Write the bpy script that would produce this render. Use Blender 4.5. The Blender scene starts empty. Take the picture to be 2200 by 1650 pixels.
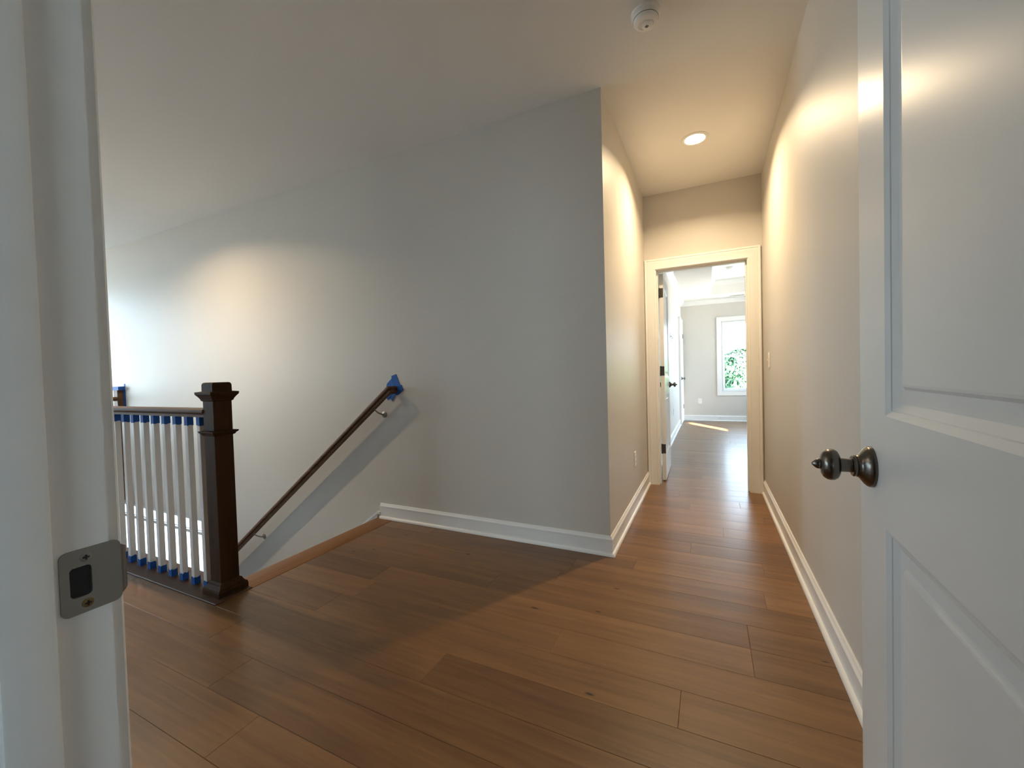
import bpy, bmesh, math, random
from mathutils import Vector, Matrix
random.seed(7)
S = bpy.context.scene
COL = S.collection

# ------------------------------------------------------------------ camera
CAM_H = 1.097
F_PX, YAW, PITCH, ROLL = 880.986, math.radians(-25.617), math.radians(-1.3875), math.radians(-1.5965)
fw = Vector((math.sin(YAW) * math.cos(PITCH), math.cos(YAW) * math.cos(PITCH), math.sin(PITCH)))
rt = Vector((math.cos(YAW), -math.sin(YAW), 0))
up = rt.cross(fw)
r2 = rt * math.cos(ROLL) + up * math.sin(ROLL)
u2 = up * math.cos(ROLL) - rt * math.sin(ROLL)
cd = bpy.data.cameras.new('camera')
cam = bpy.data.objects.new('camera', cd)
COL.objects.link(cam)
cd.sensor_width = 36
cd.lens = F_PX / 2200 * 36
cd.clip_start = 0.01
cam.matrix_world = Matrix(((r2.x, u2.x, -fw.x, 0), (r2.y, u2.y, -fw.y, 0), (r2.z, u2.z, -fw.z, CAM_H), (0, 0, 0, 1)))
S.camera = cam

# ------------------------------------------------------------------ light and exposure
SKY_STRENGTH = 12.5
SUN_STRENGTH = 230.0
HALL_CAN, STAIR_CAN = 28.0, 32.0
S.view_settings.view_transform = 'Standard'
S.view_settings.look = 'None'
S.view_settings.gamma = 1
S.view_settings.use_curve_mapping = False
S.view_settings.exposure = 0.0
S.cycles.sample_clamp_indirect = 0.0      # keep all of the light bounced off the sunlit patches
SUN_DIR = Vector((-0.577, 0.817, -0.322)).normalized()      # the way the sunlight travels
w = bpy.data.worlds.new('sky')
S.world = w
w.use_nodes = True
nt = w.node_tree
bg = nt.nodes['Background']
# bright hazy sky: paler at the horizon, bluer overhead, the same all the way round
tcw = nt.nodes.new('ShaderNodeTexCoord')
sep = nt.nodes.new('ShaderNodeSeparateXYZ')
srp = nt.nodes.new('ShaderNodeValToRGB')
srp.color_ramp.elements[0].position = 0.0
srp.color_ramp.elements[0].color = (0.68, 0.86, 1.0, 1)
srp.color_ramp.elements[1].position = 0.8
srp.color_ramp.elements[1].color = (0.50, 0.72, 1.0, 1)
nt.links.new(tcw.outputs['Generated'], sep.inputs[0])
nt.links.new(sep.outputs[2], srp.inputs[0])
nt.links.new(srp.outputs[0], bg.inputs[0])
bg.inputs[1].default_value = SKY_STRENGTH
sl = bpy.data.lights.new('sun', 'SUN')
sl.energy = SUN_STRENGTH
sl.angle = math.radians(0.6)
sl.color = (1, 0.97, 0.90)
so = bpy.data.objects.new('sun', sl)
so.rotation_euler = SUN_DIR.to_track_quat('-Z', 'Y').to_euler()
so.location = (6, -8, 6)
COL.objects.link(so)


# ------------------------------------------------------------------ materials
def newmat(name):
    m = bpy.data.materials.new(name)
    m.use_nodes = True
    n = m.node_tree
    return m, n, n.nodes['Principled BSDF']


def setc(b, col, rough=0.5, metal=0.0, spec=0.5):
    b.inputs['Base Color'].default_value = (*col, 1)
    b.inputs['Roughness'].default_value = rough
    b.inputs['Metallic'].default_value = metal
    b.inputs['Specular IOR Level'].default_value = spec


def paint(name, col, rough, spec=0.5, bump=0.0, bscale=180, var=0.03):
    m, n, b = newmat(name)
    setc(b, col, rough, 0, spec)
    tc = n.nodes.new('ShaderNodeTexCoord')
    no = n.nodes.new('ShaderNodeTexNoise')
    no.inputs['Scale'].default_value = 1.3
    no.inputs['Detail'].default_value = 3
    n.links.new(tc.outputs['Object'], no.inputs['Vector'])
    ra = n.nodes.new('ShaderNodeValToRGB')
    ra.color_ramp.elements[0].color = (*[c * (1 - var) for c in col], 1)
    ra.color_ramp.elements[1].color = (*[min(1, c * (1 + var)) for c in col], 1)
    n.links.new(no.outputs[0], ra.inputs[0])
    n.links.new(ra.outputs[0], b.inputs['Base Color'])
    if bump:
        n2 = n.nodes.new('ShaderNodeTexNoise')
        n2.inputs['Scale'].default_value = bscale
        n2.inputs['Detail'].default_value = 2
        bp = n.nodes.new('ShaderNodeBump')
        bp.inputs['Strength'].default_value = bump
        bp.inputs['Distance'].default_value = 0.001
        n.links.new(tc.outputs['Object'], n2.inputs['Vector'])
        n.links.new(n2.outputs[0], bp.inputs['Height'])
        n.links.new(bp.outputs[0], b.inputs['Normal'])
    return m


def math_node(n, op, a, b):
    q = n.nodes.new('ShaderNodeMath')
    q.operation = op
    for i, v in enumerate((a, b)):
        if isinstance(v, (int, float)):
            q.inputs[i].default_value = v
        else:
            n.links.new(v, q.inputs[i])
    return q.outputs[0]


def wood(name, dark, light, rough, grain=(1.2, 22, 22), island=False, knots=False, axis='X', bump=0.15, spread=0.5, coat=0.0, spec=0.5, ripple=False):
    """Wood with the grain running along one axis; every piece gets a tint of its own."""
    m, n, b = newmat(name)
    setc(b, light, rough, 0, spec)
    b.inputs['Coat Weight'].default_value = coat
    b.inputs['Coat Roughness'].default_value = 0.2
    tc = n.nodes.new('ShaderNodeTexCoord')
    if island:
        rnd = n.nodes.new('ShaderNodeNewGeometry').outputs['Random Per Island']
    else:
        rnd = n.nodes.new('ShaderNodeObjectInfo').outputs['Random']
    off = n.nodes.new('ShaderNodeVectorMath')
    off.operation = 'MULTIPLY_ADD'
    cx = n.nodes.new('ShaderNodeCombineXYZ')
    for i in range(3):
        n.links.new(rnd, cx.inputs[i])
    n.links.new(cx.outputs[0], off.inputs[0])
    off.inputs[1].default_value = (37, 53, 17)
    n.links.new(tc.outputs['Object'], off.inputs[2])
    g = {'X': grain, 'Y': (grain[1], grain[0], grain[2]), 'Z': (grain[1], grain[2], grain[0])}[axis]

    def noise(scale, detail, rgh=0.6, dist=0.0):
        mp = n.nodes.new('ShaderNodeMapping')
        mp.inputs['Scale'].default_value = scale
        n.links.new(off.outputs[0], mp.inputs['Vector'])
        q = n.nodes.new('ShaderNodeTexNoise')
        q.inputs['Scale'].default_value = 1
        q.inputs['Detail'].default_value = detail
        q.inputs['Roughness'].default_value = rgh
        q.inputs['Distortion'].default_value = dist
        n.links.new(mp.outputs[0], q.inputs['Vector'])
        return q.outputs[0]

    fine = noise(tuple(v * 4 for v in g), 6, 0.65, 0.3)
    mid = noise(g, 4, 0.55, 1.2)
    big = noise(tuple(v * 0.3 for v in g), 2)
    k = math_node(n, 'MULTIPLY', fine, 0.28)
    k = math_node(n, 'ADD', k, math_node(n, 'MULTIPLY', mid, 0.42))
    k = math_node(n, 'ADD', k, math_node(n, 'MULTIPLY', big, 0.40))
    k = math_node(n, 'ADD', k, math_node(n, 'MULTIPLY', math_node(n, 'SUBTRACT', rnd, 0.5), spread))
    ra = n.nodes.new('ShaderNodeValToRGB')
    ra.color_ramp.elements[0].position = 0.27
    ra.color_ramp.elements[0].color = (*dark, 1)
    ra.color_ramp.elements[1].position = 0.78
    ra.color_ramp.elements[1].color = (*light, 1)
    n.links.new(k, ra.inputs[0])
    colour = ra.outputs[0]
    if knots:
        mp = n.nodes.new('ShaderNodeMapping')
        mp.inputs['Scale'].default_value = (1.3, 3.6, 1)
        n.links.new(off.outputs[0], mp.inputs['Vector'])
        vo = n.nodes.new('ShaderNodeTexVoronoi')
        vo.voronoi_dimensions = '2D'
        vo.inputs['Scale'].default_value = 0.85
        n.links.new(mp.outputs[0], vo.inputs['Vector'])
        wob = math_node(n, 'ADD', vo.outputs['Distance'], math_node(n, 'MULTIPLY', math_node(n, 'SUBTRACT', mid, 0.5), 0.05))
        kr = n.nodes.new('ShaderNodeValToRGB')
        kr.color_ramp.elements[0].position = 0.006
        kr.color_ramp.elements[0].color = (0.14, 0.11, 0.09, 1)
        kr.color_ramp.elements[1].position = 0.022
        kr.color_ramp.elements[1].color = (1, 1, 1, 1)
        n.links.new(wob, kr.inputs[0])
        mx = n.nodes.new('ShaderNodeMix')
        mx.data_type = 'RGBA'
        mx.blend_type = 'MULTIPLY'
        mx.inputs[0].default_value = 1
        n.links.new(colour, mx.inputs[6])
        n.links.new(kr.outputs[0], mx.inputs[7])
        colour = mx.outputs[2]
    n.links.new(colour, b.inputs['Base Color'])
    bp = n.nodes.new('ShaderNodeBump')
    bp.inputs['Strength'].default_value = bump
    bp.inputs['Distance'].default_value = 0.002
    scr = noise(tuple(v * 1.1 for v in g), 2, 0.5, 0.6)
    height = math_node(n, 'ADD', math_node(n, 'MULTIPLY', fine, 0.25), scr)
    if ripple:                          # hand-scraped ripples running along the boards
        height = math_node(n, 'ADD', height, math_node(n, 'MULTIPLY', noise((1.6, 48, 1), 1, 0.4, 0.4), 0.9))
    n.links.new(height, bp.inputs['Height'])
    n.links.new(bp.outputs[0], b.inputs['Normal'])
    return m


def glass_mat():
    m = bpy.data.materials.new('clear_window_glass')
    m.use_nodes = True
    n = m.node_tree
    n.nodes.clear()
    o = n.nodes.new('ShaderNodeOutputMaterial')
    t = n.nodes.new('ShaderNodeBsdfTransparent')
    t.inputs[0].default_value = (0.96, 0.985, 0.975, 1)
    g = n.nodes.new('ShaderNodeBsdfGlossy')
    g.inputs['Roughness'].default_value = 0.0
    fr = n.nodes.new('ShaderNodeFresnel')
    fr.inputs[0].default_value = 1.45
    mx = n.nodes.new('ShaderNodeMixShader')
    n.links.new(fr.outputs[0], mx.inputs[0])
    n.links.new(t.outputs[0], mx.inputs[1])
    n.links.new(g.outputs[0], mx.inputs[2])
    n.links.new(mx.outputs[0], o.inputs[0])
    return m


def emit_mat(name, col, strength):
    m, n, b = newmat(name)
    setc(b, (0.8, 0.8, 0.8), 0.4)
    b.inputs['Emission Color'].default_value = (*col, 1)
    b.inputs['Emission Strength'].default_value = strength
    return m


def metal(name, col, rough, metallic=1.0):
    m = paint(name, col, rough, 0.5, 0.0, var=0.12)
    m.node_tree.nodes['Principled BSDF'].inputs['Metallic'].default_value = metallic
    return m


M = {}
M['wall'] = paint('greige_wall_paint', (0.60, 0.572, 0.530), 0.47, 0.34, 0.06, 260)
M['ceiling'] = paint('flat_ceiling_paint', (0.80, 0.78, 0.75), 0.95, 0.2, 0.05, 200)
M['trim'] = paint('white_trim_paint', (0.80, 0.80, 0.79), 0.30, 0.5, 0.0)
M['door'] = paint('white_door_paint', (0.74, 0.745, 0.735), 0.33, 0.5, 0.02, 90)
M['plank'] = wood('brown_maple_planks', (0.080, 0.037, 0.013), (0.275, 0.138, 0.048), 0.42, (1.1, 16, 16), knots=True, bump=0.35, spread=0.15, coat=0.32, spec=0.32, ripple=True)
M['plank_far'] = wood('brown_maple_planks_joined', (0.080, 0.037, 0.013), (0.275, 0.138, 0.048), 0.42, (1.1, 16, 16), island=True, bump=0.35, spread=0.15, coat=0.32, spec=0.32, ripple=True)
M['nosing'] = wood('orange_brown_oak', (0.12, 0.05, 0.015), (0.30, 0.135, 0.045), 0.5, (1.2, 30, 30), axis='Y', spread=0.1, spec=0.25)
M['newel'] = wood('dark_stained_oak', (0.016, 0.008, 0.004), (0.075, 0.036, 0.016), 0.5, (1.4, 40, 40), axis='Z', spread=0.1, spec=0.1)
M['rail'] = wood('brown_stained_oak', (0.060, 0.030, 0.016), (0.20, 0.115, 0.068), 0.5, (1.4, 40, 40), axis='X', spread=0.1, spec=0.12)
M['plate'] = wood('walnut_brown_oak', (0.06, 0.03, 0.016), (0.13, 0.068, 0.036), 0.45, (1.3, 30, 30), axis='X', spread=0.1, spec=0.3)
M['tread'] = wood('oak_stair_tread', (0.09, 0.045, 0.02), (0.24, 0.13, 0.06), 0.35, (1.3, 30, 30), axis='Y', spread=0.1)
M['tape'] = paint('blue_masking_tape', (0.012, 0.105, 0.42), 0.6, 0.3, 0.3, 400, var=0.2)
M['nickel'] = metal('aged_pewter', (0.15, 0.135, 0.12), 0.26)
M['satin'] = metal('satin_nickel', (0.30, 0.285, 0.26), 0.42)
M['brass'] = metal('worn_screw_brass', (0.22, 0.15, 0.07), 0.4)
M['hinge'] = metal('dark_pewter_hinge', (0.10, 0.09, 0.08), 0.4)
M['black'] = paint('black_recess', (0.01, 0.01, 0.012), 0.7)
M['plastic'] = paint('white_plastic', (0.80, 0.79, 0.76), 0.4, 0.4)
M['glass'] = glass_mat()
M['vinyl'] = paint('white_vinyl', (0.83, 0.84, 0.84), 0.35)
M['lens'] = emit_mat('warm_lamp_lens', (1.0, 0.74, 0.40), 14.0)
M['ground'] = paint('pale_ground', (0.42, 0.40, 0.36), 0.95, 0.2, var=0.2)
M['leaf'] = paint('green_leaves', (0.048, 0.105, 0.058), 0.7, 0.1, var=0.8)
M['bark'] = paint('brown_bark', (0.12, 0.08, 0.05), 0.9)
M['drywall'] = paint('lower_floor_paint', (0.70, 0.69, 0.66), 0.6)


# ------------------------------------------------------------------ helpers
def bx(bm, x0, x1, y0, y1, z0, z1):
    v = [bm.verts.new(p) for p in ((x0, y0, z0), (x1, y0, z0), (x1, y1, z0), (x0, y1, z0), (x0, y0, z1), (x1, y0, z1), (x1, y1, z1), (x0, y1, z1))]
    for f in ((3, 2, 1, 0), (4, 5, 6, 7), (0, 1, 5, 4), (1, 2, 6, 5), (2, 3, 7, 6), (3, 0, 4, 7)):
        bm.faces.new([v[i] for i in f])


def box(*a):
    bm = bmesh.new()
    bx(bm, *a)
    return bm


def bevelled(bm, w_, seg=1):
    bmesh.ops.bevel(bm, geom=list(bm.edges), offset=w_, segments=seg, affect='EDGES', profile=0.5)
    return bm


def obj(name, bm, mat, parent=None, origin=None, smooth=None, recalc=True):
    if recalc:
        bmesh.ops.recalc_face_normals(bm, faces=list(bm.faces))
    me = bpy.data.meshes.new(name)
    if origin is not None:
        bmesh.ops.translate(bm, verts=list(bm.verts), vec=-Vector(origin))
    bm.to_mesh(me)
    bm.free()
    if smooth is not None:
        for p in me.polygons:
            p.use_smooth = True
        me.set_sharp_from_angle(angle=math.radians(smooth))
    me.materials.append(mat)
    o = bpy.data.objects.new(name, me)
    COL.objects.link(o)
    if origin is not None:
        o.location = origin
    if parent is not None:
        o.parent = parent
        o.matrix_parent_inverse = rootmat(parent).inverted()
    return o


def rootmat(o):
    """World matrix from the local chain (nothing has been evaluated yet)."""
    m = Matrix.LocRotScale(o.location, o.rotation_euler, o.scale)
    if o.parent:
        m = rootmat(o.parent) @ o.matrix_parent_inverse @ m
    return m


def local(o):
    """A child built in its parent's own frame rather than in world space."""
    o.matrix_parent_inverse = Matrix()
    return o


def tag(o, label=None, cat=None, group=None, kind=None):
    for k, v in (('label', label), ('category', cat), ('group', group), ('kind', kind)):
        if v:
            o[k] = v
    return o


def empty(name, loc, rotz=0.0):
    o = bpy.data.objects.new(name, None)
    o.location = loc
    o.rotation_euler = (0, 0, rotz)
    o.empty_display_size = 0.1
    COL.objects.link(o)
    return o


def struct(name, bm, mat, label=None, cat=None, parent=None, **k):
    o = obj(name, bm, mat, parent, **k)
    if parent is None:
        o['kind'] = 'structure'
        if label:
            o['label'] = label
        if cat:
            o['category'] = cat
    return o


def lathe(prof, seg=32, mat=None):
    """prof: (height, radius) pairs, turned about local +Z; mat: Matrix to place it."""
    bm = bmesh.new()
    rings = []
    for h, r in prof:
        if r < 1e-5:
            rings.append([bm.verts.new((0, 0, h))])
        else:
            rings.append([bm.verts.new((r * math.cos(2 * math.pi * i / seg), r * math.sin(2 * math.pi * i / seg), h)) for i in range(seg)])
    for a, b in zip(rings, rings[1:]):
        for i in range(seg):
            j = (i + 1) % seg
            if len(a) == 1 and len(b) == 1:
                continue
            if len(a) == 1:
                bm.faces.new((a[0], b[i], b[j]))
            elif len(b) == 1:
                bm.faces.new((a[i], a[j], b[0]))
            else:
                bm.faces.new((a[i], a[j], b[j], b[i]))
    for ring, flip in ((rings[0], True), (rings[-1], False)):
        if len(ring) > 1:
            bm.faces.new(ring[::-1] if flip else ring)
    if mat is not None:
        bmesh.ops.transform(bm, matrix=mat, verts=list(bm.verts))
    return bm


def axis_mat(origin, direction):
    q = Vector(direction).normalized().to_track_quat('Z', 'Y')
    return Matrix.Translation(Vector(origin)) @ q.to_matrix().to_4x4()


def tube(pts, r, seg=10, bm=None):
    bm = bm or bmesh.new()
    pts = [Vector(p) for p in pts]
    rings = []
    ref = Vector((0.31, 0.17, 0.93))
    for i, p in enumerate(pts):
        t = (pts[min(i + 1, len(pts) - 1)] - pts[max(i - 1, 0)]).normalized()
        a = t.cross(ref).normalized()
        b = t.cross(a)
        rr = r[i] if isinstance(r, (list, tuple)) else r
        rings.append([bm.verts.new(p + (a * math.cos(2 * math.pi * k / seg) + b * math.sin(2 * math.pi * k / seg)) * rr) for k in range(seg)])
    for A, B in zip(rings, rings[1:]):
        for k in range(seg):
            j = (k + 1) % seg
            bm.faces.new((A[k], A[j], B[j], B[k]))
    bm.faces.new(rings[0][::-1])
    bm.faces.new(rings[-1])
    return bm


def frame_sweep(bm, u0, u1, z0, z1, prof, mapf, closed=False):
    """Mitred moulding round an opening. prof: (outward offset, proud depth)."""
    st = []
    for cu, cz in ((-1, -1), (-1, 1), (1, 1), (1, -1)):
        row = []
        for a, b in prof:
            u = (u0 - a) if cu < 0 else (u1 + a)
            z = (z1 + a) if cz > 0 else (z0 - a if closed else z0)
            row.append(bm.verts.new(mapf(u, z, b)))
        st.append(row)
    n = len(prof)
    pairs = [(0, 1), (1, 2), (2, 3)] + ([(3, 0)] if closed else [])
    for i, j in pairs:
        for k in range(n):
            l = (k + 1) % n
            bm.faces.new((st[i][k], st[i][l], st[j][l], st[j][k]))
    if not closed:
        bm.faces.new(st[0])
        bm.faces.new(st[3][::-1])


def run(bm, p0, p1, nrm, prof, m0=0.0, m1=0.0):
    """Straight moulding along a wall. prof: (proud depth, z); m0/m1: mitre at the ends."""
    p0, p1, nrm = Vector(p0), Vector(p1), Vector(nrm)
    t = (p1 - p0).normalized()
    A = [bm.verts.new(p0 + nrm * d + t * (m0 * d) + Vector((0, 0, z))) for d, z in prof]
    B = [bm.verts.new(p1 + nrm * d + t * (m1 * d) + Vector((0, 0, z))) for d, z in prof]
    n = len(prof)
    for k in range(n):
        l = (k + 1) % n
        bm.faces.new((A[k], A[l], B[l], B[k]))
    bm.faces.new(A[::-1])
    bm.faces.new(B)


CASING = [(0, 0), (0, 0.010), (0.003, 0.0125), (0.010, 0.0125), (0.013, 0.0105), (0.030, 0.0115), (0.046, 0.0135), (0.058, 0.0165),
          (0.066, 0.0195), (0.071, 0.0195), (0.074, 0.0165), (0.078, 0.0165), (0.081, 0.0205), (0.092, 0.0205), (0.096, 0.0175), (0.096, 0)]
BASE = [(0, 0.001), (0, 0.117), (0.004, 0.117), (0.0065, 0.1145), (0.0075, 0.110), (0.0105, 0.104), (0.0145, 0.100), (0.0160, 0.0965), (0.0155, 0.0935),
        (0.0130, 0.0925), (0.0130, 0.0205), (0.0190, 0.0190), (0.0240, 0.0150), (0.0270, 0.0085), (0.0275, 0.001)]
CROWN = [(0, -0.095), (0.010, -0.095), (0.014, -0.085), (0.022, -0.078), (0.040, -0.050), (0.058, -0.028), (0.070, -0.020), (0.072, -0.010), (0.082, -0.008), (0.082, -0.001), (0, -0.001)]

# ------------------------------------------------------------------ key dimensions (metres, floor z = 0, camera above the origin)
YS = 2.425          # stair wall face
XL, XR = -0.54, 0.43    # hall walls
YE = 4.12           # hall end wall face
ZC = 2.747          # ceiling
YF0, YF1 = 0.060, 0.176  # doorway wall
XBL, XBR, YB0, YB1 = -0.52, 2.6, 4.24, 9.53   # bedroom
ZS, ZT = 2.53, 2.80     # bedroom soffit and tray
DX0, DX1, DZ = -0.434, 0.315, 2.038   # bedroom door opening
JX0, JX1 = -0.505, 0.262  # near doorway, inside the rebates

# ------------------------------------------------------------------ walls, ceilings, slabs
bm = bmesh.new()                       # stair wall with the low stair window cut in it
WX0, WX1, WZ0, WZ1 = -6.9, -4.62, -1.75, -0.335
bx(bm, -8.2, WX0, YS, YS + .12, -2.95, ZC)
bx(bm, WX1, XL, YS, YS + .12, -2.95, ZC)
bx(bm, WX0, WX1, YS, YS + .12, WZ1, ZC)
bx(bm, WX0, WX1, YS, YS + .12, -2.95, WZ0)
struct('wall_stair', bm, M['wall'], 'greige painted wall running along the open stairwell')
struct('wall_hall_left', box(XL - .12, XL, YS + .12, YE, -.02, ZC), M['wall'], 'left wall of the narrow hall')
struct('wall_hall_right', box(XR, XR + .12, YF1, YE, -.02, ZC), M['wall'], 'right wall of the narrow hall')
bm = bmesh.new()
bx(bm, XL - .12, DX0 - .019, YE, YB0, -.02, ZC + .1)
bx(bm, DX1 + .019, XBR + .12, YE, YB0, -.02, ZC + .1)
bx(bm, DX0 - .019, DX1 + .019, YE, YB0, DZ + .019, ZC + .1)
struct('wall_hall_end', bm, M['wall'], 'end wall of the hall above and around the bedroom doorway')
struct('wall_bedroom_left', box(XBL - .12, XBL, YB0, YB1 + .12, -.02, ZC + .1), M['wall'], 'bedroom wall on the left, beyond the open door')
BW = (0.25, 1.30, 0.62, 2.062)         # bedroom window opening
RW = (7.05, 9.30, 0.25, 2.30)           # wide window in the right bedroom wall, out of the frame
bm = bmesh.new()
for a, b_ in ((XBL, BW[0]), (BW[1], XBR + .12)):
    bx(bm, a, b_, YB1, YB1 + .12, -.02, ZC + .1)
for q in (BW,):
    bx(bm, q[0], q[1], YB1, YB1 + .12, -.02, q[2])
    bx(bm, q[0], q[1], YB1, YB1 + .12, q[3], ZC + .1)
struct('wall_bedroom_end', bm, M['wall'], 'far bedroom wall holding the bright window')
SW = (4.57, 5.02, 1.30, 1.71)          # slot window that lets the strip of sun in
bm = bmesh.new()
bx(bm, XBR, XBR + .12, YB0, SW[0], -.02, ZC + .1)
bx(bm, XBR, XBR + .12, SW[1], RW[0], -.02, ZC + .1)
bx(bm, XBR, XBR + .12, RW[1], YB1, -.02, ZC + .1)
bx(bm, XBR, XBR + .12, RW[0], RW[1], -.02, RW[2])
bx(bm, XBR, XBR + .12, RW[0], RW[1], RW[3], ZC + .1)
bx(bm, XBR, XBR + .12, SW[0], SW[1], -.02, SW[2])
bx(bm, XBR, XBR + .12, SW[0], SW[1], SW[3], ZC + .1)
struct('wall_bedroom_right', bm, M['wall'])
bm = bmesh.new()                       # doorway wall
XLW = -1.9
bx(bm, XLW - .12, JX0 - .019, YF0, YF1, -.02, ZC)
bx(bm, JX1 + .019, 2.72, YF0, YF1, -.02, ZC)
bx(bm, JX0 - .019, JX1 + .019, YF0, YF1, 2.063, ZC)
struct('wall_front', bm, M['wall'], 'wall around the doorway the camera stands in')
struct('wall_loft_right', box(XLW - .12, XLW, -3.6, YF0, -.02, ZC), M['wall'])
LW1, LW2 = (-1.45, -0.25, 0.45, 2.4), (0.75, 2.25, 0.25, 2.5)     # loft windows, far left wall (y, y, z, z)
bm = bmesh.new()
for a, b_ in ((-3.72, LW1[0]), (LW1[1], LW2[0]), (LW2[1], YS + .12)):
    bx(bm, -8.32, -8.2, a, b_, -2.95, ZC)
for q in (LW1, LW2):
    bx(bm, -8.32, -8.2, q[0], q[1], -2.95, q[2])
    bx(bm, -8.32, -8.2, q[0], q[1], q[3], ZC)
struct('wall_loft_left', bm, M['wall'])
BL, CR = (-4.85, -3.75, 0.4, 2.4), (0.2, 2.2, 0.4, 2.25)       # loft back window, camera room window
bm = bmesh.new()
for a, b_ in ((-8.32, BL[0]), (BL[1], CR[0]), (CR[1], 2.72)):
    bx(bm, a, b_, -3.72, -3.6, -2.95, ZC)
for q in (BL, CR):
    bx(bm, q[0], q[1], -3.72, -3.6, -2.95, q[2])
    bx(bm, q[0], q[1], -3.72, -3.6, q[3], ZC)
struct('wall_back', bm, M['wall'])
struct('wall_room_right', box(2.6, 2.72, -3.6, YF0, -.02, ZC), M['wall'])
struct('ceiling', box(-8.32, 2.72, -3.72, YE, ZC, ZC + .1), M['ceiling'], 'flat off-white ceiling over the landing and hall')
TX0, TX1, TY0, TY1 = 0.07, 2.05, 4.85, 8.95
bm = bmesh.new()
bx(bm, XBL - .12, TX0, YB0, YB1 + .12, ZS, ZT)
bx(bm, TX1, XBR + .12, YB0, YB1 + .12, ZS, ZT)
bx(bm, TX0, TX1, YB0, TY0, ZS, ZT)
bx(bm, TX0, TX1, TY1, YB1 + .12, ZS, ZT)
bx(bm, XBL - .12, XBR + .12, YB0, YB1 + .12, ZT, ZT + .1)
struct('ceiling', bm, M['ceiling'], 'bedroom tray ceiling with a raised middle')
# lower storey shell, seen only down the stairwell
struct('floor', box(-8.32, 2.72, -3.72, YS + .12, -3.07, -2.95), M['drywall'], 'floor of the storey below')
struct('wall_lower_right', box(0.7, 0.82, -3.6, YS, -2.95, -.3), M['drywall'])

# ------------------------------------------------------------------ floor and its planks
OX0, OX1, OY0, OY1 = -6.43, -2.33, 1.32, YS      # stairwell opening
TOP = -0.012
bm = bmesh.new()
bx(bm, -8.2, OX0, -3.6, YS, -.3, TOP)
bx(bm, OX0, OX1, -3.6, OY0, -.3, TOP)
bx(bm, OX1, XL, -3.6, YS, -.3, TOP)
bx(bm, XL, 2.72, -3.6, YE, -.3, TOP)
bx(bm, XBL - .12, XBR, YE, YB1, -.3, TOP)
floor = struct('floor', bm, M['plate'], 'brown hardwood plank floor of the landing, hall and bedroom')
PITCH_Y, Y0 = 0.1647, 0.655
FIXED = {0: [-1.345], 5: [-0.58], 6: [0.1325], 9: [0.2245], 10: [-0.3915], 2: [-1.95], 3: [-0.95], 4: [-0.1], 1: [-0.35], 7: [-1.05], 8: [-0.75]}


def plank_bm(bm, x0, x1, y0, y1):
    g, c, d = 0.0002, 0.0009, 0.0009
    x0 += g; x1 -= g; y0 += g; y1 -= g
    lo = [bm.verts.new(p) for p in ((x0, y0, TOP), (x1, y0, TOP), (x1, y1, TOP), (x0, y1, TOP))]
    mi = [bm.verts.new(p) for p in ((x0, y0, -d), (x1, y0, -d), (x1, y1, -d), (x0, y1, -d))]
    hi = [bm.verts.new(p) for p in ((x0 + c, y0 + c, 0), (x1 - c, y0 + c, 0), (x1 - c, y1 - c, 0), (x0 + c, y1 - c, 0))]
    bm.faces.new(hi)
    bm.faces.new(lo[::-1])
    for i in range(4):
        j = (i + 1) % 4
        bm.faces.new((lo[i], lo[j], mi[j], mi[i]))
        bm.faces.new((mi[i], mi[j], hi[j], hi[i]))


def cuts(rowno, x0, x1):
    """Butt joints of one row; the joints the photograph shows are kept where they are."""
    rr = random.Random(rowno * 31 + 5)
    xs = list(FIXED.get(rowno, []))
    if not xs:
        xs = [x0 + rr.uniform(0.15, 1.3)]
    a = min(xs)
    while a > x0:
        a -= rr.uniform(0.9, 2.1)
        xs.append(a)
    b_ = max(xs)
    while b_ < x1:
        b_ += rr.uniform(0.9, 2.1)
        xs.append(b_)
    xs = sorted(x for x in xs if x0 + 0.06 < x < x1 - 0.06)
    return [x0] + xs + [x1]


def row_segments(y0, y1):
    """(x0, x1, y0, y1, own part?) pieces of floor for one row of planks."""
    out = []
    def add(x0, x1, lo, hi, own):
        lo, hi = max(lo, y0), min(hi, y1)
        if hi - lo > 0.004:
            out.append((x0, x1, lo, hi, own))
    add(XLW, 2.6, -3.6, YF0, False)
    add(-8.2, XLW - .12, -3.6, YF1, False)
    add(JX0, JX1, YF0, YF1, True)
    add(-8.2, -4.6, YF1, 1.149, False)
    add(-4.6, XR, YF1, 1.149, True)
    add(-8.2, OX0, 1.149, YS, False)
    add(-2.20, XR, 1.149, YS, True)
    add(XL, XR, YS, YE, True)
    add(DX0 - .015, DX1 + .015, YE, YB0, True)
    add(XBL, XBR, YB0, YB1, False)
    return out


far = bmesh.new()
n_plank = 0
for rn in range(-27, 56):
    ya, yb = Y0 + rn * PITCH_Y, Y0 + (rn + 1) * PITCH_Y
    for x0, x1, y0, y1, own in row_segments(ya, yb):
        xs = cuts(rn, x0, x1)
        for a, b_ in zip(xs, xs[1:]):
            if own:
                bm = bmesh.new()
                plank_bm(bm, a, b_, y0, y1)
                obj('plank', bm, M['plank'], floor, origin=((a + b_) / 2, (y0 + y1) / 2, 0))
                n_plank += 1
            else:
                plank_bm(far, a, b_, y0, y1)
o = obj('far_planks', far, M['plank_far'], floor)
o['kind'] = 'stuff'

# nosing board at the head of the stairs and the dark plate under the balusters
bm = bevelled(box(-2.36, -2.2005, 1.335, YS - .002, -.026, 0.002), 0.004, 2)
struct('trim_1', bm, M['nosing'], 'orange brown oak nosing board at the head of the stairs', smooth=40)

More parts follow.
